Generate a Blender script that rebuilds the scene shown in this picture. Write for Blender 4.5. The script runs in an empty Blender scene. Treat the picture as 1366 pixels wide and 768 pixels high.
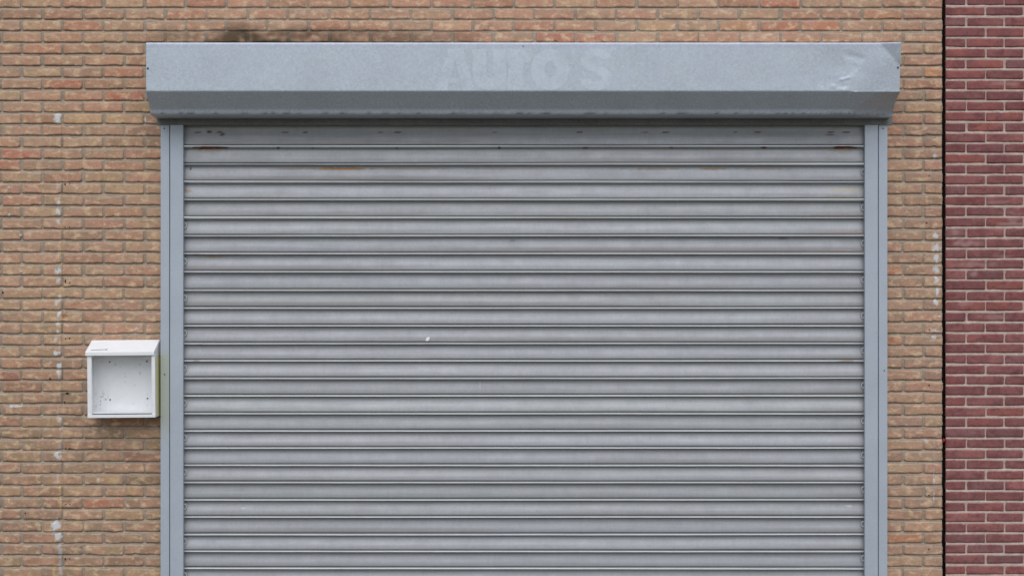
import bpy, math, random
from mathutils import noise, Vector

R = math.radians
rng = random.Random(7)
SC = bpy.context.scene
COL = SC.collection

# ------------------------------------------------------------------ measures
L = 7.8                    # camera to wall face
S = 5.505 / 1366           # metres per photograph pixel on the wall face
CZ = 1.85                  # camera height


def X(px, d=0.0):
    return (px - 683) * S * (L - d) / L


def Z(py, d=0.0):
    return CZ + (384 - py) * S * (L - d) / L


def lin(c):
    return tuple((v / 255 / 12.92) if v / 255 <= .04045 else ((v / 255 + .055) / 1.055) ** 2.4 for v in c[:3])


def n3(x, y, z):
    return noise.noise(Vector((x, y, z)))


def sstep(a, b, x):
    t = max(0.0, min(1.0, (x - a) / (b - a)))
    return t * t * (3 - 2 * t)


# ------------------------------------------------------------------ materials
def nt(name):
    m = bpy.data.materials.new(name)
    m.use_nodes = True
    t = m.node_tree
    return m, t, t.nodes, t.links, t.nodes['Principled BSDF']


def mixrgb(t, mode, fac, a, b):
    n = t.nodes.new('ShaderNodeMix')
    n.data_type = 'RGBA'
    n.blend_type = mode
    for sock, v in ((n.inputs[0], fac), (n.inputs[6], a), (n.inputs[7], b)):
        if isinstance(v, bpy.types.NodeSocket):
            t.links.new(v, sock)
        elif isinstance(v, (int, float)):
            sock.default_value = v
        else:
            sock.default_value = tuple(v[:3]) + (1,)
    return n.outputs[2]


def noise_tex(t, scale, detail=3, rough=.55, stretch=(1, 1, 1)):
    co = t.nodes.new('ShaderNodeTexCoord')
    mp = t.nodes.new('ShaderNodeMapping')
    mp.inputs['Scale'].default_value = stretch
    t.links.new(co.outputs['Object'], mp.inputs['Vector'])
    n = t.nodes.new('ShaderNodeTexNoise')
    n.inputs['Scale'].default_value = scale
    n.inputs['Detail'].default_value = detail
    n.inputs['Roughness'].default_value = rough
    t.links.new(mp.outputs['Vector'], n.inputs['Vector'])
    return n.outputs['Fac']


def ramp(t, src, a, b, va, vb):
    n = t.nodes.new('ShaderNodeMapRange')
    n.inputs['From Min'].default_value = a
    n.inputs['From Max'].default_value = b
    n.inputs['To Min'].default_value = va
    n.inputs['To Max'].default_value = vb
    t.links.new(src, n.inputs['Value'])
    return n.outputs['Result']


def grey(t, v):
    n = t.nodes.new('ShaderNodeCombineColor')
    for i in range(3):
        t.links.new(v, n.inputs[i])
    return n.outputs['Color']


def bump(t, bs, src, strength, dist):
    n = t.nodes.new('ShaderNodeBump')
    n.inputs['Strength'].default_value = strength
    n.inputs['Distance'].default_value = dist
    t.links.new(src, n.inputs['Height'])
    t.links.new(n.outputs['Normal'], bs.inputs['Normal'])


def attr(t, name):
    n = t.nodes.new('ShaderNodeAttribute')
    n.attribute_name = name
    return n


def masonry_material(name, light, dark, blotch=.35, bump_d=.002, warm=None):
    """colour per brick from the mesh, mottled by noise, then stains from the mesh"""
    m, t, N, K, b = nt(name)
    c = attr(t, 'col').outputs['Color']
    if warm:
        nh = noise_tex(t, 9, 4, .6, (1, 1, 2))
        c = mixrgb(t, 'MIX', ramp(t, nh, .5, .64, 0, .5), c, tuple(v * k for v, k in zip(dark, (1.25, 1.35, 1.45))))
        n0 = noise_tex(t, 11, 3, .6, (1, 1.1, 1.4))
        c = mixrgb(t, 'MIX', ramp(t, n0, .46, .60, 0, .65), c, warm)
    n1 = noise_tex(t, 19, 5, .62, (1, 1, 1.7))
    c = mixrgb(t, 'MIX', ramp(t, n1, .50, .63, 0, blotch), c, light)
    n2 = noise_tex(t, 27, 5, .65, (1, 1, 1.3))
    c = mixrgb(t, 'MIX', ramp(t, n2, .52, .68, 0, .40), c, dark)
    n4 = noise_tex(t, 70, 4, .7)
    c = mixrgb(t, 'MULTIPLY', 1.0, c, grey(t, ramp(t, n4, .3, .7, .88, 1.12)))
    n3_ = noise_tex(t, 190, 2, .6)
    c = mixrgb(t, 'MULTIPLY', 1.0, c, grey(t, ramp(t, n3_, .2, .8, .82, 1.18)))
    st = attr(t, 'stain')
    c = mixrgb(t, 'MIX', st.outputs['Alpha'], c, st.outputs['Color'])
    K.new(c, b.inputs['Base Color'])
    b.inputs['Roughness'].default_value = .92
    b.inputs['Specular IOR Level'].default_value = .2
    bump(t, b, noise_tex(t, 120, 5, .7), .55, bump_d)
    return m


M = {}
M['tan_brick'] = masonry_material('tan_brick', lin((226, 196, 160)), lin((150, 122, 98)), .66, .002, lin((196, 152, 128)))
M['tan_mortar'] = masonry_material('tan_mortar', lin((180, 168, 152)), lin((126, 112, 98)), .4, .003)
M['red_brick'] = masonry_material('red_brick', lin((150, 108, 106)), lin((92, 54, 56)), .35, .002, lin((128, 80, 82)))
M['red_mortar'] = masonry_material('red_mortar', lin((208, 192, 182)), lin((146, 118, 110)), .5)


def metal_material(name, base, metallic, rough, grain, cloud, use_attr=False, streak=0.0, spec=.5, lilac=.22):
    m, t, N, K, b = nt(name)
    c = lin(base)
    if use_attr:
        a = attr(t, 'col')
        c = mixrgb(t, 'MULTIPLY', 1.0, c, a.outputs['Color'])
    f = noise_tex(t, 210, 1, .5)
    c = mixrgb(t, 'MULTIPLY', 1.0, c, grey(t, ramp(t, f, .25, .75, 1 - grain, 1 + grain)))
    f2 = noise_tex(t, 85, 3, .6)
    c = mixrgb(t, 'MULTIPLY', 1.0, c, grey(t, ramp(t, f2, .3, .7, 1 - grain, 1 + grain)))
    g = noise_tex(t, 5, 4, .6)
    c = mixrgb(t, 'MULTIPLY', 1.0, c, grey(t, ramp(t, g, .3, .7, 1 - cloud, 1 + cloud)))
    g2 = noise_tex(t, 9, 3, .6)
    c = mixrgb(t, 'MIX', ramp(t, g2, .42, .7, 0, lilac), c, tuple(v * k for v, k in zip(lin(base), (.98, .95, 1.05))))
    if streak:
        s = noise_tex(t, 62, 5, .7, (.03, 1, 1.0))
        c = mixrgb(t, 'MULTIPLY', 1.0, c, grey(t, ramp(t, s, .3, .72, 1 - streak, 1 + streak * .7)))
        s2 = noise_tex(t, 70, 4, .75, (.6, 1, .10))
        c = mixrgb(t, 'MULTIPLY', 1.0, c, grey(t, ramp(t, s2, .3, .7, 1 - streak * .45, 1 + streak * .45)))
    if use_attr:
        st = attr(t, 'stain')
        c = mixrgb(t, 'MIX', st.outputs['Alpha'], c, st.outputs['Color'])
    K.new(c, b.inputs['Base Color'])
    b.inputs['Metallic'].default_value = metallic
    b.inputs['Specular IOR Level'].default_value = spec
    K.new(ramp(t, noise_tex(t, 14, 4, .6), .3, .7, rough - .06, rough + .1), b.inputs['Roughness'])
    bump(t, b, noise_tex(t, 60, 4, .6), .12, .001)
    return m


M['housing_metal'] = metal_material('housing_metal', (185, 194, 203), .25, .42, .11, .05, True)
M['slat_metal'] = metal_material('slat_metal', (166, 168, 170), .30, .48, .04, .03, True, .11, .5, .12)
M['rail_metal'] = metal_material('rail_metal', (180, 189, 198), .15, .45, .035, .04, True, 0)
M['lip_metal'] = metal_material('lip_metal', (120, 120, 120), .3, .6, .2, .1)


def plain(name, c, rough=.6, metallic=0.0, var=.06, scale=30, spec=.5):
    m, t, N, K, b = nt(name)
    f = noise_tex(t, scale, 4, .6)
    K.new(mixrgb(t, 'MULTIPLY', 1.0, lin(c), grey(t, ramp(t, f, .3, .7, 1 - var, 1 + var))), b.inputs['Base Color'])
    b.inputs['Roughness'].default_value = rough
    b.inputs['Metallic'].default_value = metallic
    b.inputs['Specular IOR Level'].default_value = spec
    return m


M['dark_hole'] = plain('dark_hole', (38, 28, 24), .95, 0, .1, 30, .1)
M['screw_metal'] = plain('screw_metal', (92, 94, 96), .5, .6)
M['zinc'] = plain('zinc', (200, 202, 204), .5, .1)
M['white_plug'] = plain('white_plug', (206, 200, 192), .6)
M['paint_drop'] = plain('paint_drop', (245, 246, 244), .5, 0, .02)
M['red_plastic'] = plain('red_plastic', (176, 40, 34), .5)
M['gap_dark'] = plain('gap_dark', (46, 42, 44), .95, 0, .15, 30, .1)
M['core'] = plain('core', (110, 98, 88), .95, 0, .1, 20, .1)


def white_material(name):
    m, t, N, K, b = nt(name)
    st = attr(t, 'stain')
    f = noise_tex(t, 24, 5, .65)
    c = mixrgb(t, 'MULTIPLY', 1.0, lin((240, 241, 242)), grey(t, ramp(t, f, .3, .7, .955, 1.03)))
    s = noise_tex(t, 130, 3, .7)
    c = mixrgb(t, 'MIX', ramp(t, s, .74, .82, 0, .25), c, lin((150, 146, 138)))
    c = mixrgb(t, 'MIX', st.outputs['Alpha'], c, st.outputs['Color'])
    K.new(c, b.inputs['Base Color'])
    b.inputs['Roughness'].default_value = .42
    return m


M['white_paint'] = white_material('white_paint')


def ghost_material():
    """housing metal where lettering kept the dirt off: cleaner, in patches"""
    m = M['housing_metal'].copy()
    m.name = 'housing_metal_clean'
    t = m.node_tree
    b = t.nodes['Principled BSDF']
    src = b.inputs['Base Color'].links[0].from_socket
    a = noise_tex(t, 15, 5, .7)
    t.links.new(mixrgb(t, 'MIX', ramp(t, a, .36, .66, .08, .55), src, lin((204, 216, 225))), b.inputs['Base Color'])
    return m


M['ghost'] = ghost_material()


def ground_material():
    m, t, N, K, b = nt('paving')
    br = N.new('ShaderNodeTexBrick')
    co = N.new('ShaderNodeTexCoord')
    K.new(co.outputs['Object'], br.inputs['Vector'])
    br.inputs['Scale'].default_value = 1.0
    br.inputs['Brick Width'].default_value = .3
    br.inputs['Row Height'].default_value = .3
    br.inputs['Mortar Size'].default_value = .006
    br.inputs['Color1'].default_value = (.092, .082, .052, 1)
    br.inputs['Color2'].default_value = (.074, .065, .042, 1)
    br.inputs['Mortar'].default_value = (.03, .03, .028, 1)
    f = noise_tex(t, 3, 6, .7)
    K.new(mixrgb(t, 'MULTIPLY', 1.0, br.outputs['Color'], grey(t, ramp(t, f, .3, .7, .75, 1.2))), b.inputs['Base Color'])
    b.inputs['Roughness'].default_value = .9
    return m


M['paving'] = ground_material()


# ------------------------------------------------------------------ mesh helpers
class MB:
    def __init__(self):
        self.v, self.f, self.mi = [], [], []
        self.c, self.s = [], []      # base colour, stain rgba per vertex

    def vert(self, p, c=(1, 1, 1), s=(0, 0, 0, 0)):
        self.v.append(p)
        self.c.append((c[0], c[1], c[2], 1))
        self.s.append(s)
        return len(self.v) - 1

    def face(self, idx, m=0):
        self.f.append(idx)
        self.mi.append(m)

    def grid(self, nx, nz, fn, m=0):
        """fn(i,j) -> (p, col, stain); faces look towards -y when i runs +x and j runs +z"""
        o = len(self.v)
        for j in range(nz):
            for i in range(nx):
                self.vert(*fn(i, j))
        for j in range(nz - 1):
            for i in range(nx - 1):
                a = o + j * nx + i
                self.face((a, a + 1, a + nx + 1, a + nx), m)
        return o

    def box(self, x0, x1, y0, y1, z0, z1, m=0, c=(1, 1, 1), stain=None):
        o = len(self.v)
        for z in (z0, z1):
            for x, y in ((x0, y0), (x1, y0), (x1, y1), (x0, y1)):
                self.vert((x, y, z), c, stain(x, y, z) if stain else (0, 0, 0, 0))
        for q in ((3, 2, 1, 0), (4, 5, 6, 7), (0, 1, 5, 4), (1, 2, 6, 5), (2, 3, 7, 6), (3, 0, 4, 7)):
            self.face(tuple(o + k for k in q), m)

    def build(self, name, mats, parent=None, smooth=True, bevel=0, auto=True, loc=None):
        me = bpy.data.meshes.new(name)
        v = self.v
        if loc:
            v = [(p[0] - loc[0], p[1] - loc[1], p[2] - loc[2]) for p in v]
        me.from_pydata(v, [], self.f)
        for m in (mats if isinstance(mats, (list, tuple)) else [mats]):
            me.materials.append(m)
        me.polygons.foreach_set('material_index', self.mi)
        me.polygons.foreach_set('use_smooth', [smooth] * len(self.f))
        a = me.attributes.new('col', 'FLOAT_COLOR', 'POINT')
        a.data.foreach_set('color', [k for c in self.c for k in c])
        a = me.attributes.new('stain', 'FLOAT_COLOR', 'POINT')
        a.data.foreach_set('color', [k for c in self.s for k in c])
        me.update()
        if smooth and auto:
            me.set_sharp_from_angle(angle=R(40))
        o = bpy.data.objects.new(name, me)
        COL.objects.link(o)
        if loc:
            o.location = loc
        if parent:
            o.parent = parent
        if bevel:
            b = o.modifiers.new('edge', 'BEVEL')
            b.width = bevel
            b.segments = 2
            b.limit_method = 'ANGLE'
        return o


def tag(o, label, cat, group=None, kind=None):
    o['label'] = label
    o['category'] = cat
    if group:
        o['group'] = group
    if kind:
        o['kind'] = kind
    return o


def disc(mb, x, y, z, r, h, n=10, dome=True, m=0, sx=1, sz=1, wob=0):
    """small round head standing proud of a vertical surface (towards -y)"""
    o = len(mb.v)
    ph = rng.random() * 6
    for k in range(n):
        a = 2 * math.pi * k / n
        rr = r * (1 + wob * math.sin(3 * a + ph))
        mb.vert((x + rr * sx * math.cos(a), y, z + rr * sz * math.sin(a)))
    for k in range(n):
        a = 2 * math.pi * k / n
        rr = r * .75 * (1 + wob * math.sin(3 * a + ph))
        mb.vert((x + rr * sx * math.cos(a), y - h, z + rr * sz * math.sin(a)))
    c = mb.vert((x, y - h * (1.2 if dome else 1), z))
    for k in range(n):
        k2 = (k + 1) % n
        mb.face((o + k, o + k2, o + n + k2, o + n + k), m)
        mb.face((o + n + k, o + n + k2, c), m)


# ------------------------------------------------------------------ stains of the tan wall (world metres)
WHITE = lin((214, 218, 220))
GREYW = lin((176, 178, 180))
YEL = lin((204, 172, 118))
SOOT = lin((74, 62, 46))
RUSTB = lin((146, 84, 52))
SPOTS = []          # x, z, half width, half height, colour, strength


def spot(px, py, w, h, c=WHITE, a=.9):
    SPOTS.append((X(px), Z(py), w * S, h * S, c, a))


for p in ((77, 159, 5, 6), (79, 154, 7, 2), (78.5, 270, 4, 4), (77, 281, 3.5, 5, WHITE, .8), (78, 295, 3, 4, WHITE, .7), (78, 361, 4, 6),
          (77, 374, 3, 4, WHITE, .7), (78.5, 396, 2.6, 3), (75, 405, 3, 4, WHITE, .7), (79.5, 419, 3, 3.5), (77, 432, 3, 3, WHITE, .6),
          (77, 441, 3, 3, WHITE, .7), (75, 452, 4, 4, WHITE, .55), (76, 471, 4.5, 4), (79, 487, 3.5, 4), (78, 497, 3, 5, WHITE, .65),
          (80.5, 559, 2, 3.5), (81, 571, 2.5, 4, GREYW, .6), (77, 607, 6, 5, WHITE, .75), (80, 600, 3, 12, GREYW, .5), (75, 701, 8, 6),
          (76.5, 714, 6, 6, WHITE, .8), (79.5, 730, 3.2, 9, GREYW, .85), (81, 750, 2.2, 20, GREYW, .8),
          (80.5, 330, 1.6, 24, YEL, .75), (79.5, 388, 2, 8, YEL, .7), (80, 660, 1.8, 22, YEL, .8), (71, 761, 2.5, 8, YEL, .7),
          (104, 190, 2, 4, YEL, .5), (97, 757, 9, 1.2, YEL, .6), (20, 542, 9, 1.6, WHITE, .8), (85, 421, 5, 3.5, RUSTB, .7),
          (87, 525, 7, 2.5, SOOT, .6), (193, 160, 1.5, 5, WHITE, .9), (52, 22, 4, 1.5, WHITE, .7), (101, 87, 2, 1.4, WHITE, .9),
          (147, 588, 1.8, 5, YEL, .9), (131, 640, 2.5, 3, WHITE, .6), (150, 640, 9, 5, YEL, .5), (176, 655, 8, 4, YEL, .5),
          (110, 652, 7, 2, YEL, .6), (166, 359, 1.5, 1.5, WHITE, .8), (181, 438, 3, 2, WHITE, .5),
          (1247, 208, 3, 4, WHITE, .75), (1248.5, 314.5, 4, 4), (1249, 330, 6, 5), (1249, 344, 4, 5), (1248.5, 360, 4, 6, WHITE, .8),
          (1249, 374, 3, 5, WHITE, .75), (1249, 389, 3.5, 6), (1249.5, 404, 4, 5), (1239, 391, 3, 3, YEL, .7), (1253, 421, 2, 2),
          (1249, 441, 6, 1.8), (1246, 450, 3.5, 2.5, WHITE, .7), (1253, 402, 3, 3, YEL, .6), (1246, 600, 1, 24, GREYW, .6),
          (1246, 637, 1.2, 10, WHITE, .8), (1246, 660, 1.2, 9, WHITE, .7), (1240, 592, 6, 2.5, YEL, .6), (1235, 761, 2, 6, YEL, .7),
          (1214, 683, 2, 4, YEL, .6), (1236, 588, 5, 3, WHITE, .4), (1240, 227, 4, 2, WHITE, .5)):
    spot(*p)
SX0, SX1 = X(0) - .1, X(1262)


def tan_stain(x, z):
    best_a, best_c = 0.0, (0, 0, 0)
    for (cx, cz, w, h, c, a) in SPOTS:
        if abs(x - cx) < w * 2 and abs(z - cz) < h * 2:
            q = math.hypot((x - cx) / w, (z - cz) / h) + .8 * n3(x * 60, 3, z * 34) + .55 * n3(x * 150, 3, z * 150)
            s = a * (1 - sstep(.55, 1.15, q))
            if s > best_a:
                best_a, best_c = s, c
    # damp, sooty grime on the bricks over the left half of the housing
    px = x / S + 683
    py = 384 - (z - CZ) / S
    if 195 < px < 640 and 20 < py < 62:
        e = sstep(196, 310, px) * (1 - sstep(400, 650, px))
        top = 36 - 4 * e - 7 * n3(px * .02, 5, 1) - 5 * n3(px * .07, 9, 2)
        k = .95 + .75 * n3(px * .03, 1.7, py * .05) + .55 * n3(px * .11, 3, py * .13)
        s = .92 * sstep(top - 4, top + 19, py) * (.36 + .64 * e) * max(0, min(1, k))
        if s > best_a:
            best_a, best_c = s, SOOT
    # faint smears of filler down the line of the old strip
    if best_a < .3 and py > 150 and abs(px - 78 - 1.5 * n3(3, 3, z * 5)) < 4.5:
        s = .40 * sstep(.12, .5, n3(x * 45, 7, z * 9) + .3 * n3(x * 140, 2, z * 120)) * (1 - abs(px - 78) / 7)
        if s > best_a:
            best_a, best_c = s, WHITE
    # narrow seam left by a removed strip
    if best_a < .3 and abs(px - 82.6 - .8 * n3(2, 2, z * 4)) < .75 and py > 160:
        s = .55 * sstep(-.25, .2, n3(1, 7, z * 9))
        if s > best_a:
            best_a, best_c = s, lin((104, 88, 78))
    # soft green algae at the base of the right-hand strip by the joint
    if px > 1252 and best_a < .2:
        s = .35 * sstep(1252, 1258, px) * sstep(-.1, .3, n3(4, 1, z * 7))
        best_a, best_c = max(best_a, s), lin((112, 100, 62))
    return (best_c[0], best_c[1], best_c[2], best_a)


def no_stain(x, z):
    return (0, 0, 0, 0)


# ------------------------------------------------------------------ bricks
def add_brick(mb, x0, x1, z0, z1, y, col, step, rough, rad, stain, depth=.014, chip=1.0, smear=0):
    w, h = x1 - x0, z1 - z0
    nx = max(4, int(round(w / step)) + 1)
    nz = max(4, int(round(h / step)) + 1)
    xc, zc = (x0 + x1) / 2, (z0 + z1) / 2
    sd = rng.random() * 100
    tilt = rng.uniform(-.0012, .0012)
    off = rng.uniform(-.0012, .0016)
    shift = rng.uniform(-.0012, .0012)
    rr = [rad * rng.uniform(.5, 1.6) for _ in range(4)]
    for k in range(4):
        if rng.random() < .06 * chip:
            rr[k] *= 2.0
    us = [0, .25 * step / w] + [k / (nx - 1) for k in range(1, nx - 1)] + [1 - .25 * step / w, 1]
    vs = [0, .09] + [k / (nz - 1) for k in range(1, nz - 1)] + [.91, 1]
    NX, NZ = len(us), len(vs)

    def half(x, top):
        q = h / 2
        rl, rt = (rr[0], rr[1]) if top else (rr[2], rr[3])
        dl, dr = x - x0, x1 - x
        if dl < rl:
            q -= rl * .8 * (1 - math.sqrt(max(0, 1 - ((rl - dl) / rl) ** 2)))
        if dr < rt:
            q -= rt * .8 * (1 - math.sqrt(max(0, 1 - ((rt - dr) / rt) ** 2)))
        k = 11 if top else 31
        q += rough * (n3(x * 11, k, sd) * 1.5 + n3(x * 38, k, sd) * .9 - .25)
        c = n3(x * 24, k + 50, sd)
        if c > .47 * (2 - chip):
            q -= (c - .47) * .02
        return q

    def fn(i, j):
        u, v = us[i], vs[j]
        x = x0 + u * w
        if i in (0, NX - 1):
            x += rough * 1.2 * n3(v * 3, sd, 7 if i else 3)
        a, b = half(x, True), half(x, False)
        z = zc + shift - b + v * (a + b)
        yy = y - off + tilt * (u - .5) * 2 + .0016 * n3(x * 16, z * 16, sd)
        ex = min(u, 1 - u) * w
        ez = min(v, 1 - v) * h
        e = min(ex, ez)
        if e < .007:
            yy += .005 * (1 - e / .007) ** 2
        st = stain(x, z)
        if smear and st[3] < .1:
            # bedding mortar smeared over the upper edge and the ends
            q = (1 - v) * h - .006 * (.6 + 2.2 * n3(x * 13, sd, 2) + 1.0 * n3(x * 40, sd, 4))
            a = smear * (1 - sstep(0, .007, q))
            q = ex - .004 * (.3 + 2.5 * n3(z * 40, sd, 6 if u < .5 else 9))
            a = max(a, smear * .8 * (1 - sstep(0, .006, q)))
            st = TM + (a,)
        return ((x, yy, z), col, st)

    o = mb.grid(NX, NZ, fn, 0)
    # sides running back into the mortar
    ring = [o + i for i in range(NX)] + [o + j * NX + NX - 1 for j in range(1, NZ)] + \
           [o + (NZ - 1) * NX + i for i in range(NX - 2, -1, -1)] + [o + j * NX for j in range(NZ - 2, 0, -1)]
    back = [mb.vert((mb.v[k][0], y + depth, mb.v[k][2]), mb.c[k], mb.s[k]) for k in ring]
    for k in range(len(ring)):
        k2 = (k + 1) % len(ring)
        mb.face((ring[k2], ring[k], back[k], back[k2]), 0)


def add_mortar(mb, x0, x1, zlines, y, step, col, stain, m=1):
    """zlines: list of (z, depth behind the face)"""
    nx = max(2, int(math.ceil((x1 - x0) / step)) + 1)

    def fn(i, j):
        x = x0 + (x1 - x0) * i / (nx - 1)
        z, d = zlines[j]
        d = d + .0016 * n3(x * 22, 4, z * 22) + .001 * n3(x * 90, 1, z * 90)
        k = 1 + .10 * n3(x * 3, 8, z * 3)
        return ((x, y + d, z), (col[0] * k, col[1] * k, col[2] * k), stain(x, z))
    mb.grid(nx, len(zlines), fn, m)


# ================================================================== setting
g = MB()
g.box(-150, 150, -150, 150, -.3, 0)
ground = g.build('ground', M['paving'], smooth=False)
ground['kind'] = 'structure'

# ------------------------------------------------------------------ tan brick wall
TM = lin((165, 150, 134))
TAN = [((172, 138, 112), 5), ((176, 132, 106), 4), ((168, 142, 114), 4), ((180, 150, 116), 3), ((158, 130, 106), 4), ((164, 124, 100), 3), ((170, 120, 96), 1)]
SPECIAL = {(85, 112): (176, 104, 82), (165, 128): (172, 104, 80), (250, 19): (166, 112, 88), (285, 3): (168, 112, 92), (320, 4): (186, 138, 112),
           (141, 672): (172, 106, 82), (735, 50): (164, 100, 80), (1045, 4): (176, 104, 80), (1040, 35): (168, 106, 80), (1245, 96): (190, 130, 98),
           (1195, 452): (166, 108, 84), (1195, 361): (176, 112, 84), (12, 222): (176, 112, 92), (3, 206): (178, 108, 88), (31, 268): (180, 128, 104),
           (142, 300): (178, 132, 112), (60, 66): (184, 128, 102), (105, 35): (178, 124, 98), (165, 97): (180, 122, 96), (118, 160): (192, 160, 116),
           (165, 160): (190, 158, 112), (20, 253): (174, 130, 108), (60, 253): (176, 134, 110), (875, 30): (180, 150, 112), (1190, 18): (176, 124, 94),
           (1190, 175): (178, 124, 98), (1205, 625): (180, 154, 122), (1230, 715): (176, 118, 92), (1205, 715): (172, 116, 90), (180, 595): (156, 132, 104),
           (165, 578): (150, 112, 90), (110, 480): (162, 136, 110), (1200, 114): (186, 136, 106), (690, 33): (172, 120, 96), (1000, 33): (176, 132, 100),
           (800, 50): (170, 112, 90), (1, 480): (150, 92, 76), (1, 500): (150, 96, 80), (1100, 35): (178, 118, 90), (450, 32): (172, 122, 96)}

PITCH = 15.52 * S                    # course height
BL = 54.72 * S                       # brick plus joint
JT = .0112                           # upright joint
JB = .0088                           # bed joint
ztop_ref = Z(11.2)
WXL, WXR = -5.4, X(1257.8)
HOLE_L, HOLE_R, HOLE_T = X(226), X(1172), Z(140)     # door opening behind the shutter
ROW_LO = int((ztop_ref - .03) / PITCH)
ROW_HI = -int((4.9 - ztop_ref) / PITCH)

mb = MB()
core = MB()
special = dict(SPECIAL)


def tan_colour(xc, zc):
    px, py = xc / S + 683, 384 - (zc - CZ) / S
    cols, wts = [], []
    up = sstep(330, 60, py) if py < 330 else 0
    up = 1 - sstep(60, 330, py)
    right = sstep(1000, 1190, px)
    for c, w in TAN:
        warm = c[0] - c[1]
        k = 1.0
        if warm > 42:
            k *= .25 + 1.5 * up
        if warm < 32:
            k *= 1.25 - .75 * up + .8 * right
        cols.append(c)
        wts.append(w * k)
    c = rng.choices(cols, wts)[0]
    c = [m_ + (v - m_) * .62 for v, m_ in zip(c, (167, 136, 111))]
    c = [c[0] * 1.09, c[1] * 1.09, c[2] * 1.11]
    f = rng.uniform(.95, 1.05)
    c = [v * f + rng.uniform(-2, 2) for v in c]
    low = sstep(380, 560, py) * (1 - right)
    c = [c[0] * (1 - .09 * low - .035 * right), c[1] * (1 - .085 * low - .04 * right), c[2] * (1 - .09 * low - .03 * right)]
    c[2] += 3 * right
    return c


for k in range(ROW_HI, ROW_LO + 1):
    zt = ztop_ref - k * PITCH           # joint centre above the course
    zb = zt - PITCH
    zc = (zt + zb) / 2
    base = X(1.4 if k % 2 == 0 else 28.4)
    j0 = int((WXL - base) / BL) - 1
    j1 = int((WXR - base) / BL) + 1
    for j in range(j0, j1 + 1):
        a = base + j * BL + rng.uniform(-.004, .004)
        b = base + (j + 1) * BL
        a0, b0 = max(a + JT / 2, WXL), min(b - JT / 2 + rng.uniform(-.003, .003), WXR)
        if WXR - b0 < .03:
            b0 = WXR - rng.uniform(0, .005)
        if b0 - a0 < .03:
            continue
        spans = [(a0, b0)]
        if zt < HOLE_T + .02:
            spans = []
            if a0 < HOLE_L - .03:
                spans.append((a0, min(b0, HOLE_L)))
            if b0 > HOLE_R + .03:
                spans.append((max(a0, HOLE_R), b0))
        for (xa, xb) in spans:
            if xb - xa < .025:
                continue
            xc = (xa + xb) / 2
            vis = X(-25) < xb and xa < X(1262) and Z(790) < zc < Z(-22)
            hidden = X(200) < xa and xb < X(1195) and zc < Z(70)
            col = tan_colour(xc, zc)
            for key in list(special):
                if xa <= X(key[0]) <= xb and zb <= Z(key[1]) <= zt:
                    c = special.pop(key)
                    col = [k_ * (m_ + (v - m_) * .72) + rng.uniform(-2, 2) for v, m_, k_ in zip(c, (167, 136, 111), (1.09, 1.09, 1.11))]
            step = .0065 if vis and not hidden else .04
            lim = zc < 1.75 or True
            add_brick(mb, xa, xb, zb + JB / 2, zt - JB / 2, 0.0, lin(col), step, .0030, .0068, tan_stain if vis else no_stain, .014, 1.0, .5 if vis else 0)

# mortar bed, deeper just under each brick, nearly flush on top of the next


def course_lines(z_hi, z_lo, ref, pitch, deep=.0105, flush=.0035):
    out = []
    k0 = int(math.floor((ref - z_hi) / pitch))
    k1 = int(math.ceil((ref - z_lo) / pitch))
    for k in range(k0, k1 + 1):
        zc = ref - k * pitch
        for dz, d in ((.007, deep), (.0036, deep), (.0010, deep * .62), (-.0024, flush), (-.010, flush + .001), (-.022, .005), (-.036, .005)):
            if z_lo < zc + dz < z_hi:
                out.append((zc + dz, d))
    out = [(z_hi, .005)] + out + [(z_lo, .005)]
    return out[::-1]


for (xa, xb, za, zb, st) in ((WXL, X(-25), 0, 4.9, .06), (X(-25), HOLE_L, 0, Z(180), .0075), (X(-25), X(240), Z(180), Z(-22), .0075),
                             (X(240), X(1150), HOLE_T, Z(-22), .0075), (HOLE_R, WXR - .004, 0, Z(180), .0075),
                             (X(1150), WXR - .004, Z(180), Z(-22), .0075), (X(-25), WXR - .004, Z(-22), 4.9, .06)):
    add_mortar(mb, xa, xb, course_lines(zb, za, ztop_ref, PITCH), 0.0, st, TM, tan_stain if st < .01 else no_stain)
# solid body of the wall behind, around the door opening
for (xa, xb, za, zb) in ((WXL, HOLE_L, .0, 4.9), (HOLE_R, WXR - .006, .0, 4.9), (HOLE_L, HOLE_R, HOLE_T, 4.9)):
    mb.box(xa, xb, .0165, .26, za, zb, 2)
tan_wall = mb.build('brick_wall', [M['tan_brick'], M['tan_mortar'], M['core']], smooth=True, auto=False)
tag(tan_wall, 'light brown brick wall around the grey roller shutter, sooty just above its housing', 'wall')

# drill holes, wall plugs: parts of the wall
for px, py, r, sz in ((87, 246, 1.1, 1.2), (93, 244.8, .8, 1), (87, 303, .8, 1), (93, 303, .8, 1), (87.3, 375, .9, 3.2), (93.2, 377, .8, 1),
                      (87.5, 451.5, .9, 1.2), (93, 451, 1.1, .8), (90, 524.5, 2.3, .55), (86.3, 536, 1, 1.2), (87.6, 597.6, .8, 1), (93.2, 597.4, .8, 1),
                      (88.2, 672, .8, 1), (93.4, 672, .8, 1), (87.3, 745, 1, 1.6), (93, 744.5, .8, 1), (4, 390, 1.2, 1.2), (67, 505, 1.6, .7),
                      (1239.5, 234.5, .9, .8), (1236, 297.5, .9, 1.2), (1239.5, 439.5, .9, .9), (1239.3, 513.5, 1, 1), (1239, 660, 1.1, .8), (1239, 732, 1, 1), (34, 684, .8, 1.4)):
    h = MB()
    disc(h, 0, 0, 0, r * S, .0005, 9, False, 0, 1, sz, .15)
    o = h.build('drill_hole', M['dark_hole'], tan_wall, smooth=False)
    o.location = (X(px), -.0026, Z(py))
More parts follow.
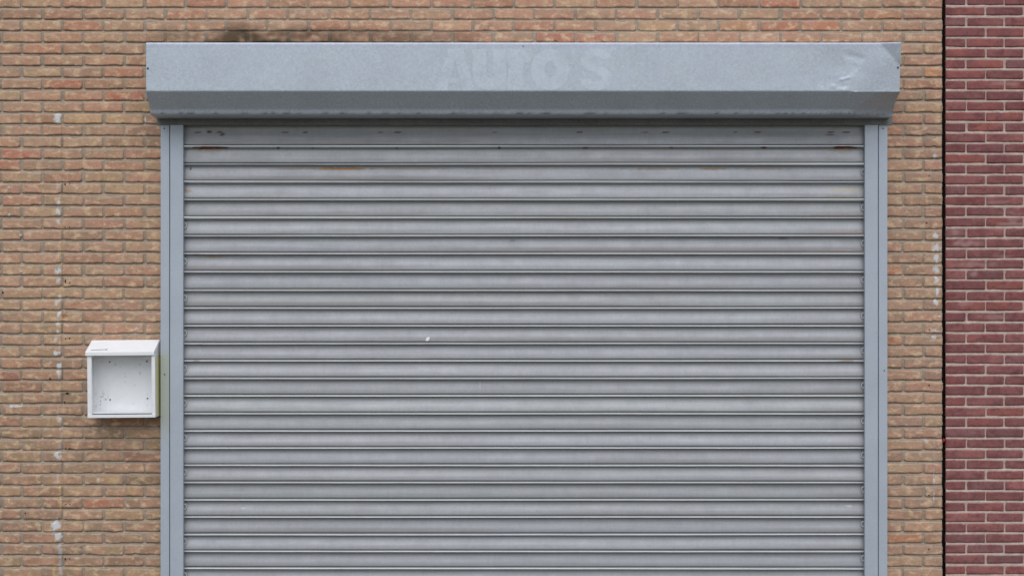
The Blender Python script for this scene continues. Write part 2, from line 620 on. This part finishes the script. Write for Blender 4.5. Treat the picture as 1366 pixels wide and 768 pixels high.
for px, py in ((12, 251), (12.3, 286.7), (27.5, 314), (27.5, 362.6)):
    h = MB()
    disc(h, 0, 0, 0, 1.9 * S, .003, 12)
    o = h.build('wall_plug', M['white_plug'], tan_wall)
    o.location = (X(px), -.0015, Z(py))
    h = MB()
    disc(h, 0, 0, 0, .7 * S, .0004, 8, False)
    o2 = h.build('plug_hole', M['screw_metal'], o)
    o2.location = (0, -.0036, 0)

# ------------------------------------------------------------------ red brick wall
RD = .022                                 # set back a little from the tan wall
rp = 14.05 * S * (L + RD) / L
rl = 51.0 * S * (L + RD) / L
rz = CZ + (384 - 8.0) * S * (L + RD) / L


def RX(px):
    return X(px, -RD)


RXL, RXR = X(1261.2, -RD), 5.4
RED = [((126, 84, 85), 5), ((128, 80, 80), 4), ((120, 79, 82), 4), ((132, 88, 88), 3), ((118, 84, 88), 2), ((132, 82, 79), 2)]
RS = []
for px, py, w, h, a in ((1350, 300, 22, 5, .45), (1352, 290, 14, 8, .3), (1290, 325, 20, 5, .5), (1345, 318, 8, 3, .4), (1300, 353, 30, 3.5, .35), (1340, 343, 16, 3, .35),
                        (1285, 405, 14, 4, .3), (1330, 423, 25, 4, .3), (1275, 310, 9, 5, .35), (1340, 112, 22, 2.5, .4), (1330, 270, 20, 3, .25), (1300, 365, 6, 4, .4)):
    RS.append((RX(px), CZ + (384 - py) * S * (L + RD) / L, w * S, h * S, a))
PALE = lin((190, 160, 154))


def red_stain(x, z):
    best = 0
    for cx, cz, w, h, a in RS:
        q = math.hypot((x - cx) / w, (z - cz) / h) + .7 * n3(x * 26, 1, z * 40)
        best = max(best, a * (1 - sstep(.3, 1.2, q)))
    return (PALE[0], PALE[1], PALE[2], best)


mb = MB()
rj = .0082
for k in range(-int((4.9 - rz) / rp), int((rz - .03) / rp) + 1):
    zt = rz - k * rp
    zb = zt - rp
    base = RX(1315.2 if k % 2 == 0 else 1289.2)
    for j in range(-2, int((RXR - base) / rl) + 1):
        a, b = base + j * rl + rng.uniform(-.0025, .0025), base + (j + 1) * rl
        a0, b0 = max(a + rj / 2, RXL + rng.uniform(0, .003)), min(b - rj / 2 + rng.uniform(-.002, .002), RXR)
        if b0 - a0 < .03:
            continue
        if a0 - RXL < .025:
            a0 = RXL + rng.uniform(0, .003)
        c = rng.choices([q[0] for q in RED], [q[1] for q in RED])[0]
        f = rng.uniform(.93, 1.07)
        c = [c[0] * f * 1.16, c[1] * f * 1.14, c[2] * f * 1.09]
        vis = a0 < RX(1390) and Z(790) < zb < Z(-22)
        add_brick(mb, a0, b0, zb + rj / 2 + rng.uniform(-.001, .001), zt - rj / 2 + rng.uniform(-.001, .001), RD, lin(c), .007 if vis else .04, .0010, .003,
                  red_stain if vis else no_stain, .014, .3)
RM = lin((184, 164, 153))
for (xa, xb, za, zb, st) in ((RXL + .003, RX(1390), 0, 4.9, .0075), (RX(1390), RXR, 0, 4.9, .06)):
    add_mortar(mb, xa, xb, course_lines(zb, za, rz, rp, .005, .0016), RD, st, RM, red_stain if st < .01 else no_stain)
mb.box(RXL + .010, RXR, RD + .0165, RD + .26, 0, 4.9, 2)  # core coloured dark in place of shade on the end facing the gap
red_wall = mb.build('brick_wall', [M['red_brick'], M['red_mortar'], M['gap_dark']], smooth=True, auto=False)
tag(red_wall, 'dark red brick wall with pale mortar joints at the right edge, separated by a black gap', 'wall')
j = MB()
j.box(WXR - .003, RXL + .009, .07, .2, 0, 4.88)  # dark backing set deep in the gap between the walls
jf = j.build('gap_back', M['gap_dark'], tan_wall, smooth=False)
s = MB()
disc(s, 0, 0, 0, 2 * S, .006, 7, True, 0, .7, 1.3, .2)
scrap = s.build('plastic_scrap', M['red_plastic'])
scrap.location = (X(1259.8), .012, Z(587))
tag(scrap, 'tiny red plastic scrap stuck in the black gap between the tan and red brick walls', 'scrap')

# ================================================================== roller shutter
shutter = bpy.data.objects.new('roller_shutter', None)
COL.objects.link(shutter)
shutter.location = (X(699), -.02, 0)
tag(shutter, 'closed grey metal roller shutter with horizontal slats, guide rails and dented box housing', 'shutter')


def adopt(o):
    o.parent = shutter
    o.matrix_parent_inverse = shutter.matrix_world.inverted()
    return o


bpy.context.view_layer.update()

# ---- housing
HX0, HX1 = X(195, .3), X(1201, .3)
PROF = [(.004, Z(57, .3) + .001), (.290, Z(57, .3) + .001), (.2975, Z(57, .3) - .0005), (.30, Z(57, .3) - .006)]
zf0, zf1 = PROF[-1][1], Z(122, .3)
nf = 40
PROF += [(.30, zf0 + (zf1 - zf0) * k / nf) for k in range(1, nf)]
PROF += [(.2996, zf1 + .0012), (.2985, zf1 - .001)]
c2 = (.222, Z(146, .222))
for k in range(1, 15):
    t = k / 14
    PROF.append((.2985 + (c2[0] - .2985) * t, zf1 - .001 + (c2[1] - zf1 + .001) * t))
PROF += [(.218, Z(149, .218)), (.2145, Z(152, .2145)), (.210, Z(153.0, .210))]
PROF += [(.15, Z(155.5, .15)), (.0685, Z(158.6, .0685))]
PIN = len(PROF)

xs = []
x = HX0
while x < HX1 - .004:
    xs.append(x)
    x += .0062 if x > X(1050, .3) else .02
xs += [HX1]


def dent(x, z, d):
    """pushed-in, creased right end of the housing; returns change of d"""
    px, py = x / (S * (L - .3) / L) + 683, 384 - (z - CZ) / (S * (L - .3) / L)
    o = .0022 * n3(x * .9, 1, z * 2) + .0009 * n3(x * 5, 2, z * 6)          # sheet never quite flat
    if px > 1040:
        # folded corner, top right
        s1 = ((px - 1176) * .74 - (py - 60) * .67) / 1.0
        o += .0011 * max(0, s1) * sstep(-1, 2, s1) * 1.0
        # crumpled patch
        g = math.exp(-((px - 1128) / 34) ** 2 - ((py - 92) / 27) ** 2)
        o += g * (-.006 + .0026 * n3(x * 11, 5, z * 13) + .0005 * n3(x * 42, 9, z * 48))
        g2 = math.exp(-((px - 1118) / 16) ** 2 - ((py - 112) / 10) ** 2)
        o += g2 * .0018 * n3(x * 30, 3, z * 60)
        # sharp little creases
        for (ax, ay, bx, by, wd, am) in ((1122, 106.5, 1134, 103.5, 1.5, .0026), (1112, 115, 1126, 121, 2.5, .0010), (1131, 74, 1150, 78, 4, -.002), (1128, 121, 1148, 88, 5, .0012), (1126, 76, 1130, 92, 4, .0012)):
            vx, vy = bx - ax, by - ay
            t = max(0, min(1, ((px - ax) * vx + (py - ay) * vy) / (vx * vx + vy * vy)))
            q = math.hypot(px - ax - t * vx, py - ay - t * vy)
            o += am * math.exp(-(q / wd) ** 2)
        # right part leans in below a diagonal fold that carries on across the chamfer
        s2 = ((px - 1128) * .55 + (py - 122) * .35) if py < 122 else ((px - 1166) * .64 + (py - 125) * .77)
        if py < 122:
            o -= .0011 * max(0, py - 78) * sstep(0, 26, s2) * .22
        else:
            o -= .0018 * max(0, s2) * sstep(0, 3, s2) * min(1, (py - 122) / 8)
    return o


GHOSTN = lin((176, 184, 193))


def housing_stain(px, py, d):
    if d < .2135 or py > 153:
        return (0, 0, 0, 0)
    # worn, dripping dirt along the lower fold
    if 143 < py < 153:
        s = sstep(.0, .5, n3(px * .6, 4, py * .05) + .5 * n3(px * .05, 2, 0)) * sstep(148, 152, py) * .6
        return (.05, .05, .048, s)
    return (0, 0, 0, 0)


h = MB()
nP = len(PROF)


def hfn(i, j):
    x = xs[i]
    d, z = PROF[nP - 1 - j]
    k = S * (L - d) / L
    px, py = x / k + 683, 384 - (z - CZ) / k
    dd = dent(x, z, d) if d > .2 else 0
    edge = min(1, min(x - HX0, HX1 - x) / .03) if x < HX1 - .2 else 1
    base = (1, 1, 1)
    if d > .29 and py < 64.5:
        base = (.985, .96, 1.0)
    return ((x, -(d + dd * (.3 + .7 * edge)), z), base, housing_stain(px, py, d))


h.grid(len(xs), nP, hfn)
housing = adopt(h.build('housing', M['housing_metal']))
# closing plates at both ends
for sx, x0 in ((-1, HX0), (1, HX1)):
    e = MB()
    idx_in, idx_out = [], []
    ring = [(d - .001, z) for d, z in PROF] + [(.0, PROF[-1][1]), (.0, PROF[0][1])]
    for d, z in ring:
        dd = dent(x0, z, d) if d > .2 else 0
        if sx < 0:
            dd *= .3
        idx_out.append(e.vert((x0 - sx * .0015, -(d + dd), z)))
    for d, z in ring:
        dd = dent(x0, z, d) if d > .2 else 0
        if sx < 0:
            dd *= .3
        idx_in.append(e.vert((x0 - sx * .006, -(d + dd), z)))
    e.face(tuple(idx_out if sx < 0 else idx_out[::-1]))
    e.face(tuple(idx_in[::-1] if sx < 0 else idx_in))
    n = len(ring)
    for k in range(n):
        k2 = (k + 1) % n
        e.face((idx_out[k], idx_in[k], idx_in[k2], idx_out[k2]))
    o = e.build('end_plate', M['rail_metal'], smooth=False)
    o.parent = housing
# angle strip under the housing, facing forwards, and the dark slot behind it
e = MB()
e.box(X(213), X(1186), -.0665, -.062, Z(166.8, .0665), Z(157, .0665))
e.box(X(213), X(1186), -.0619, -.040, Z(166.8, .0665) , Z(166.0, .0665))
o = e.build('lower_flange', M['lip_metal'], smooth=False)
o.parent = housing
# rivets and screw heads on the box
for px, py in ((197.2, 91.5), (1198, 90.2), (697.8, 61.8)):
    r = MB()
    disc(r, 0, 0, 0, (1.5 if px != 697.8 else .9) * S, .0025, 10)
    o = r.build('rivet', M['screw_metal'], housing)
    o.location = (X(px, .3), -.3005 - (.0 if px < 700 else dent(X(px, .3), Z(py, .3), .3)), Z(py, .3))

# ---- ghost of removed lettering on the box:  A U T O ' S
gy = .3
gz_t, gz_b = Z(65.5, gy), Z(120.8, gy)


def gx(px):
    return X(px, gy)


def outline(pts):
    return [(gx(a), Z(b, gy)) for a, b in pts]


def arc(cx, cy, rx, ry, a0, a1, n):
    return [(cx + rx * math.cos(R(a0 + (a1 - a0) * k / n)), cy - ry * math.sin(R(a0 + (a1 - a0) * k / n))) for k in range(n + 1)]


def strip(outer, inner):
    return ('strip', outer, inner)


GL = {
    'A': [[(580.5, 121), (598, 65.5), (618, 65.5), (611, 82), (607, 82), (596, 121)], [(607.2, 82.2), (611, 82), (618.2, 65.7), (633.5, 121), (617, 121)],
          [(601, 104), (614.5, 104), (616.5, 111), (599, 111)]],
    'U': [strip([(630.5, 66)] + arc(653, 100, 22.5, 20.5, 180, 360, 14) + [(675.5, 66)], [(648.5, 66)] + arc(653, 100, 4.5, 4.5, 180, 360, 14) + [(657.5, 66)])],
    'T': [[(667.5, 66), (709, 66), (709, 84), (698, 84), (698, 120.5), (678, 120.5), (678, 84), (676, 84), (676, 78), (667.5, 78)]],
    'O': [strip(arc(734, 93, 26, 27.6, 90, 450, 36), arc(734, 93, 7.5, 11, 90, 450, 36))],
    'S': [strip(arc(795.5, 80.5, 21, 15.5, 10, 270, 20) + arc(795.5, 105, 8, 4.5, 90, -180, 14),
                arc(795.5, 80.5, 8, 4.5, 10, 270, 20) + arc(795.5, 105, 22, 16.2, 90, -180, 14))],
    "'": [[(763, 66), (772, 66), (769.5, 80), (764.5, 80)]],
}
gm = MB()


def gv(a, b):
    x, z = gx(a), Z(b, gy)
    return gm.vert((x, -(gy + dent(x, z, gy) + .0006), z))


for ch, pieces in GL.items():
    for pc in pieces:
        if pc[0] == 'strip':
            A = [gv(*p) for p in pc[1]]
            B = [gv(*p) for p in pc[2]]
            for k in range(len(A) - 1):
                gm.face((A[k], B[k], B[k + 1], A[k + 1]))
        else:
            gm.face(tuple(gv(*p) for p in pc)[::-1])
o = gm.build('lettering', M['ghost'], smooth=False)
o.parent = housing
o['label'] = "faint pale ghost of removed lettering on the housing front"

# ---- guide rails
for side in (-1, 1):
    def PX(px):
        return px if side < 0 else 1398 - px
    e = MB()
    ztop = Z(160, .06)
    nseg = 60

    def rail_tint(x, y, z):  # yellow reflection off the box side painted in, along with moss
        if side < 0:
            py = 384 - (z - CZ) / S
            s = .42 * sstep(462, 478, py) * (1 - sstep(545, 600, py))
            return (lin((168, 172, 120)) + (s,))
        return (0, 0, 0, 0)

    def bar(xa, xb, d0, d1, stain=None):
        xa, xb = sorted((xa, xb))
        pr = [(xa, d0), (xa, d1 - .003), (xa + .0012, d1), (xb - .0012, d1), (xb, d1 - .003), (xb, d0)]
        o0 = len(e.v)
        for j in range(nseg + 1):
            z = .012 + (ztop - .012) * j / nseg
            for (x, d) in pr:
                x = x + .0010 * n3(x * 3, d, z * 1.2)
                e.vert((x, -d, z), (1, 1, 1), stain(x, d, z) if stain else (0, 0, 0, 0))
        n = len(pr)
        for j in range(nseg):
            for q in range(n):
                q2 = (q + 1) % n
                a = o0 + j * n
                e.face((a + q2, a + q, a + n + q, a + n + q2))
        e.face(tuple(o0 + q for q in range(n)))
        e.face(tuple(o0 + nseg * n + q for q in range(n))[::-1])
    bar(X(PX(226.7), .062), X(PX(244.3), .062), .037, .062)
    bar(X(PX(214.0), .058), X(PX(225.8), .058), .0, .058, rail_tint)
    bar(X(PX(225.8), .058), X(PX(226.7), .058), .0, .044)
    rail = adopt(e.build('guide_rail', M['rail_metal']))
    rail['label'] = 'left guide rail with a painted yellowish reflection and moss stain beside the white box' if side < 0 else 'right guide rail'
    for px, py in (((219, 171.5), (219.6, 499)) if side < 0 else ((1178, 171.5), (1179.7, 494))):
        r = MB()
        disc(r, 0, 0, 0, 1.0 * S, .0025, 9)
        o = r.build('screw', M['screw_metal'], rail)
        o.parent = rail
        o.matrix_parent_inverse = rail.matrix_world.inverted()
        o.location = (X(px, .058) - 0, -.0582, Z(py, .058))

# ---- slat curtain
JO = [164.2, 194.6, 217.9, 241.5, 265.2, 289.1, 313.1, 336.8, 361.1, 385.8, 409.3, 432.8, 456.4, 479.5, 502.8, 526.0, 549.8, 572.9, 595.5, 618.8, 641.5, 664.6, 687.4,
      710.8, 733.2, 756.0]
while JO[-1] < 384 + CZ / S - 30:
    JO.append(JO[-1] + 23.0)
JO = [116, 140] + JO
CD = .011                                 # curtain stands this far in front of the wall face
PROFILE = [(.000, .0000), (.008, .0050), (.014, .0130), (.030, .0175), (.055, .0210), (.088, .0230), (.101, .0222), (.107, .0190), (.114, .0100), (.126, .0056), (.155, .0040), (.19, .0031), (.24, .0026), (.29, .0026),
           (.34, .0030), (.40, .0040), (.46, .0054), (.52, .0070), (.58, .0087), (.64, .0104), (.70, .0119), (.76, .0130), (.82, .0138), (.88, .0143), (.925, .0145), (.950, .0136), (.962, .0080), (.972, .0025), (.985, .0)]
CX0, CX1 = X(244.3, .062) - .03, X(1153.7, .062) + .03
nx = int((CX1 - CX0) / .0085)
TONE = {}
RUST, DRUST, OCH = lin((118, 62, 36)), lin((74, 44, 32)), lin((152, 126, 86))
# px, py, half width, half height, colour, strength
CS = [(279, 196.7, 23, 1.5, RUST, 1), (272, 197.4, 9, 1.4, RUST, .9), (297, 197.2, 7, .9, DRUST, .9), (280, 199.5, 24, 3.2, OCH, .35), (1124, 196.7, 17, 1.5, RUST, 1), (1138, 197, 6, .9, RUST, .8),
      (1122, 200, 20, 3.4, OCH, .3), (371, 197.4, 2, 1.2, DRUST, .9), (666, 197.4, 2.2, 1.2, DRUST, .95), (780, 197.3, 5, 1.0, lin((130, 96, 50)), .95), (1019, 197, 3.5, 1.2, RUST, .95),
      (895, 197, 4, .9, OCH, .8), (530, 197.4, 3, .8, DRUST, .5), (417, 197.8, 2, .8, DRUST, .5),
      (390, 225.4, 30, .8, OCH, .5), (455, 225.2, 48, 1.3, lin((158, 118, 70)), .9), (540, 225.4, 60, 1.0, OCH, .45), (870, 225.2, 45, 1.0, OCH, .55), (950, 225.2, 22, 1.0, lin((160, 122, 82)), .7), (1020, 225.4, 40, 1, OCH, .4), (680, 225.2, 60, .9, OCH, .3),
      (264, 176.6, 5, .9, RUST, .8), (279, 176.4, 6, 1, DRUST, .8), (293, 176.6, 5, 1, RUST, .8), (296, 179.5, 6, .8, DRUST, .7), (380, 176.8, 5, .8, RUST, .7), (407, 176.4, 4, .8, DRUST, .8),
      (531, 176.4, 5, .8, DRUST, .8), (506, 176.6, 4, .7, DRUST, .5), (772, 177, 5, .7, DRUST, .7), (660, 177, 4, .6, DRUST, .5), (860, 177, 6, .7, DRUST, .6), (887, 176.8, 6, .8, DRUST, .8), (981, 177, 4, .7, DRUST, .6),
      (1011, 177, 6, .9, DRUST, .8), (1108, 176.8, 6, 1, RUST, .9), (1129, 176.6, 5, 1, RUST, .9), (1107, 180, 6, .7, DRUST, .6),
      (248, 255, 7, 1.6, OCH, .6), (254, 225, 1.4, 2, lin((40, 40, 42)), .95), (285, 342, 22, 1.3, OCH, .6), (264, 340, 9, 1, OCH, .5), (1125, 262, 30, 1.6, OCH, .35), (1130, 253, 26, 1.5, lin((190, 168, 128)), .5),
      (1044, 318, 6, 1.2, lin((92, 92, 96)), .5), (684, 321, 5, 1.2, lin((92, 92, 96)), .4), (1128, 481.5, 12, 1.0, OCH, .55), (760, 291, 80, .8, OCH, .25), (350, 263.5, 60, 1, OCH, .25), (1140, 310, 30, 1.2, lin((168, 132, 112)), .45),
      (1120, 335.5, 40, 1.2, lin((168, 132, 112)), .4), (1120, 312, 44, 1.0, lin((168, 132, 112)), .35), (1115, 287, 44, 1.6, lin((150, 116, 104)), .35), (640, 511, 1.5, 7, lin((196, 198, 202)), .5), (1132, 674, 6, 1.3, lin((196, 198, 202)), .6),
      (325, 677, 4, 1.6, lin((196, 198, 202)), .5), (560, 487, 50, 1.2, lin((190, 192, 198)), .35), (700, 600, 60, 1.4, lin((186, 188, 196)), .3), (268, 460, 4, .9, OCH, .6), (262, 481, 5, .8, OCH, .6)]


def curtain_stain(px, py):
    a, c = 0, (0, 0, 0)
    for (cx, cy, w, h_, cc, st) in CS:
        if abs(px - cx) < w * 1.4 and abs(py - cy) < h_ * 3.2:
            q = math.hypot((px - cx) / w, (py - cy) / h_ / 1.5) + .6 * n3(px * .16, 1, py * .5)
            s = min(1, st * 1.15) * (1 - sstep(.55, 1.15, q))
            if s > a:
                a, c = s, cc
    return (c[0], c[1], c[2], a)


cm = MB()
for si in range(len(JO) - 1):
    p0, p1 = JO[si], JO[si + 1]
    z0, z1 = Z(p0, .026), Z(p1, .026)
    sd = rng.random() * 50
    t = rng.uniform(.90, 1.07) * (1.04 if si % 2 else .96)
    tint = rng.uniform(-.012, .022)
    col = (t * (1 + .2 * tint), t, t * (1 + tint))
    tl = rng.uniform(-.0016, .0014) + (.0014 if si % 2 else -.0014) * (1 if si > 12 else .4)
    slope = rng.uniform(-.0007, .0007)
    nP2 = len(PROFILE)

    def cfn(i, j):
        x = CX0 + (CX1 - CX0) * i / (nx - 1)
        tt, d = PROFILE[nP2 - 1 - j]
        wob = slope * x + .0010 * n3(x * .9, sd, 2) + .0004 * n3(x * 4, sd, 5)
        z = z0 + (z1 - z0) * tt + wob
        dd = CD + d * (1 + .10 * n3(x * .7, sd, 9)) + tl * tt + .0006 * n3(x * 2.5, sd, tt * 2)
        k = S * (L - dd) / L
        px, py = x / k + 683, 384 - (z - CZ) / k
        st = curtain_stain(px, py) if j not in (0, nP2 - 1) else (0, 0, 0, 0)
        # uneven valley shade under every lip put into the colour; bottom roll darkened too
        if st[3] < .05:
            darken = .2 * math.exp(-((tt - .19) / .06) ** 2) * sstep(-.35, .5, n3(x * 1.3, sd, 1)) + .1 * math.exp(-((tt - .90) / .06) ** 2) * sstep(-.2, .5, n3(x * .8, sd, 6))
            st = (.10, .098, .09, darken * .5)
            # brownish dirt film left in long runs on the lower half of the slats
            br = sstep(.62, .78, tt) * (1 - sstep(.93, .96, tt)) * sstep(-.15, .5, n3(x * .55, sd + 3, 1) + .25 * n3(x * 6, sd, tt * 9)) * (.5 if si < 14 else .28)
            br = max(br, .5 * sstep(CX1 - .5, CX1 - .04, x) * sstep(.5, .9, tt) * (1 - sstep(.93, .96, tt)) * sstep(-.3, .3, n3(sd, 2, 8)))
            if br > st[3]:
                st = (.235, .205, .195, br)
        k = 1.34 if .02 < tt < .104 else 1.0          # lip highlight put into the base colour
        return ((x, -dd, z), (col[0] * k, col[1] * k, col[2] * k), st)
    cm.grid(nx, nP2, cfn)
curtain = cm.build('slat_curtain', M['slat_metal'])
adopt(curtain)
# bottom rail of the curtain, below the picture
e = MB()
e.box(CX0, CX1, -.031, -.008, .014, Z(JO[-1], .026) + .004)
adopt(e.build('bottom_bar', M['slat_metal'], smooth=False, bevel=.003))


# end locks riveted to every second slat
def end_lock(px, py, side):
    r = MB()
    n = 12
    ro, ri, dp = 4.4 * S, 2.8 * S, .003
    idx = []
    for k in range(n):
        a = 2 * math.pi * k / n
        ca, sa = math.cos(a), math.sin(a)
        row = []
        for (rad, y) in ((ro, 0), (ro * .93, -dp), (ri * 1.1, -dp), (ri, 0)):
            row.append(r.vert((rad * ca * .62, y, rad * sa)))
        idx.append(row)
    for k in range(n):
        A, B = idx[k], idx[(k + 1) % n]
        for q in range(3):
            r.face((A[q], B[q], B[q + 1], A[q + 1]))
    o = r.build('end_lock', M['zinc'])
    o.parent = curtain
    o.location = (X(px, .034), -.0300, Z(py, .034))


for si in range(2, len(JO) - 1):
    py = (JO[si] + JO[si + 1]) / 2 - .5
    if py > 770:
        break
    if si % 2 == 1 and py > 270:
        end_lock(246.4, py, -1)
    if si % 2 == 0 and py > 200:
        end_lock(1151.6, py, 1)
pd = MB()
o0 = len(pd.v)
n = 14
for k in range(n):
    a = 2 * math.pi * k / n
    u, w_ = 3.3 * S * math.cos(a), 2.2 * S * math.sin(a)
    ct, stt = math.cos(R(42)), math.sin(R(42))
    pd.vert((u * ct - w_ * stt, 0, u * stt + w_ * ct))
c = pd.vert((0, -.0012, 0))
for k in range(n):
    pd.face((o0 + k, o0 + (k + 1) % n, c))
o = pd.build('paint_drop', M['paint_drop'])
o.parent = curtain
o.location = (X(570.6, .029), -.0312, Z(452.1, .029))
o['label'] = 'white paint drop on the slats'

# ================================================================== white wall box
BX0, BX1 = X(117.0, .118), X(207.4, .118)
BZ0, BZ1 = Z(556.6, .118), Z(474.5, .118)
ox, oz = (BX0 + BX1) / 2, BZ0
box = bpy.data.objects.new('wall_box', None)
COL.objects.link(box)
box.location = (ox, 0, oz)
tag(box, 'empty white metal box with sloping lid and missing front, beside the shutter', 'box')
W2 = (BX1 - BX0) / 2
H = BZ1 - BZ0
DF = .118
YEL2 = lin((244, 234, 150))


def wstain(x, y, z):
    return (0, 0, 0, 0)


def dirt(x, z):
    """specks and scuffs on the inside of the back panel (box coordinates)"""
    q = math.hypot((x + W2 - .045) / .05, (z - .075) / .07)
    s = .5 * (1 - sstep(.3, 1.2, q)) * sstep(.15, .45, n3(x * 75, 2, z * 75))
    s = max(s, .35 * sstep(.52, .66, n3(x * 60, 6, z * 60)))
    s = max(s, .20 * (1 - sstep(.0, .05, z - .0)))
    return (.16, .15, .13, s)


def part(mb_, name, par, mat='white_paint', bev=.0012, smooth=False):
    o = mb_.build(name, M[mat], par, smooth=smooth, bevel=bev)
    return o


p = MB()
p.grid(60, 60, lambda i, j: ((-W2 + .003 + (2 * W2 - .006) * i / 59, -.012, .004 + (H - .004) * j / 59), (1, 1, 1), dirt(-W2 + .003 + (2 * W2 - .006) * i / 59, H * j / 59)))
p.box(-W2 + .003, W2 - .003, -.0115, -.004, .004, H)
back = part(p, 'back_panel', box, bev=0)
for sgn in (-1, 1):
    p = MB()
    xo, xi = sgn * W2, sgn * (W2 - .0028)

    def sst(x, y, z):
        return (0, 0, 0, 0)
    a, b = sorted((xo, xi))
    p.box(a, b, -DF, -.006, 0, H + .004)
    # front flange turned inwards
    fw = .0215 if sgn < 0 else .0165
    a, b = sorted((xo, sgn * (W2 - fw)))
    p.box(a, b, -DF - .0022, -DF - .0001, 0, H - .0005)
    a, b = sorted((sgn * (W2 - fw), sgn * (W2 - fw - .002)))
    p.box(a, b, -DF - .0022, -DF + .008, .0, H - .0005)
    sp = part(p, 'side_panel', box)
    if sgn > 0:
        # yellow stripes of old tape down the outer side
        p = MB()
        p.grid(2, 16, lambda i, j: ((W2 + .0006, -.090 + .050 * i, .006 + (H - .012) * j / 15), (1, 1, 1), YEL2 + (.85,)))
        p.grid(2, 16, lambda i, j: ((W2 + .0006, -.030 + .022 * i, .006 + (H - .012) * j / 15), (1, 1, 1), YEL2 + (.75,)))
        o = part(p, 'yellow_stripe', sp, bev=0)
p = MB()
p.box(-W2 + .003, W2 - .003, -DF, -.006, .0015, .004)
p.box(-W2, W2, -DF - .0042, -DF - .0024, -.0005, .0165)
p.box(-W2 + .022, W2 - .018, -DF + .012, -DF + .014, .004, .0300)
tray = part(p, 'bottom_tray', box)
p = MB()
p.box(-W2 + .021, W2 - .017, -DF + .0085, -DF + .0115, .0100, .0200)  # dark strip standing in for shade between ledge and front strip
part(p, 'seam_shade', tray, 'gap_dark', 0)
# lid: sloping sheet with a turned-down front lip
p = MB()
LX0, LX1 = X(114.9, .125) - ox, X(206.6, .125) - ox
zl_f = Z(468.6, .127) - oz
zl_b = Z(453.2, .004) - oz
zl_e = Z(473.9, .127) - oz
prof = [(.004, zl_b), (.1265, zl_f), (.1282, zl_f - .003), (.1285, zl_e), (.1265, zl_e), (.1262, zl_f - .004), (.004, zl_b - .0025)]
o0 = len(p.v)
for x in (LX0, LX1):
    for d, z in prof:
        p.vert((x, -d, z))
n = len(prof)
for k in range(n):
    k2 = (k + 1) % n
    p.face((o0 + k, o0 + k2, o0 + n + k2, o0 + n + k)[::-1])
p.face(tuple(o0 + k for k in range(n))[::-1])
p.face(tuple(o0 + n + k for k in range(n)))
# cheeks under the lid
for sgn in (-1, 1):
    a, b = sorted((sgn * (W2 - .0005), sgn * (W2 - .003)))
    q = len(p.v)
    for x in (a, b):
        for d, z in ((.006, zl_b - .004), (.006, H - .02), (.117, H - .004), (.117, zl_f - .008)):
            p.vert((x, -d, z))
    for f in ((0, 1, 2, 3), (7, 6, 5, 4), (0, 4, 5, 1), (1, 5, 6, 2), (2, 6, 7, 3), (3, 7, 4, 0)):
        p.face(tuple(q + k for k in f))
lid = part(p, 'lid', box, bev=.0006)
# scratch with a nick on the lid
p = MB()


def on_lid(px, py):
    t = (py - 453.2) / (468.6 - 453.2)
    d = .004 + (.1265 - .004) * t
    return (X(px, d) - ox, -d - .0004, zl_b + (zl_f - zl_b) * t + .0006)


for (ax, ay, bx, by, w) in ((122, 466.6, 142, 466.0, .25), (141.8, 466.6, 144, 465.2, .55)):
    q = [p.vert(on_lid(ax, ay + w)), p.vert(on_lid(bx, by + w)), p.vert(on_lid(bx, by - w)), p.vert(on_lid(ax, ay - w))]
    p.face(tuple(q))
part(p, 'scratch', lid, 'screw_metal', 0)
for px, py in ((147, 482.3), (196.4, 482), (147.2, 532.6), (197, 531.4)):
    r = MB()
    disc(r, 0, 0, 0, 1.15 * S, .002, 10)
    o = r.build('screw', M['screw_metal'], back)
    o.location = (X(px, .012) - ox, -.0121, Z(py, .012) - oz)
box.rotation_euler = (0, R(-.5), 0)

# ================================================================== light, camera, film
w = bpy.data.worlds.new('World')
SC.world = w
w.use_nodes = True
t = w.node_tree
bg = t.nodes['Background']
sky = t.nodes.new('ShaderNodeTexSky')
sky.sky_type = 'NISHITA'
sky.sun_disc = False
EL = 57
sky.sun_elevation = R(EL)
sky.sun_rotation = R(180)
sky.air_density = 1.0
sky.dust_density = 1.5
sky.ozone_density = 1.0
hs = t.nodes.new('ShaderNodeHueSaturation')
hs.inputs['Saturation'].default_value = .46
t.links.new(sky.outputs['Color'], hs.inputs['Color'])
t.links.new(hs.outputs['Color'], bg.inputs['Color'])
bg.inputs['Strength'].default_value = .10
sl = bpy.data.lights.new('sun', 'SUN')
sl.energy = 1.0
sl.angle = R(70)
sl.color = (1, 1, 1)
so = bpy.data.objects.new('sun', sl)
COL.objects.link(so)
so.rotation_euler = (R(90 - EL), 0, 0)
so.location = (0, -6, 9)

cam = bpy.data.cameras.new('camera')
cam.sensor_width = 36
cam.lens = 36 * L / 5.505
cam.clip_end = 500
co = bpy.data.objects.new('camera', cam)
COL.objects.link(co)
co.location = (0, -L, CZ)
co.rotation_euler = (R(90), 0, 0)
SC.camera = co
SC.view_settings.view_transform = 'Standard'
SC.view_settings.look = 'None'
SC.view_settings.gamma = 1
SC.view_settings.use_curve_mapping = False
SC.view_settings.exposure = 0.52
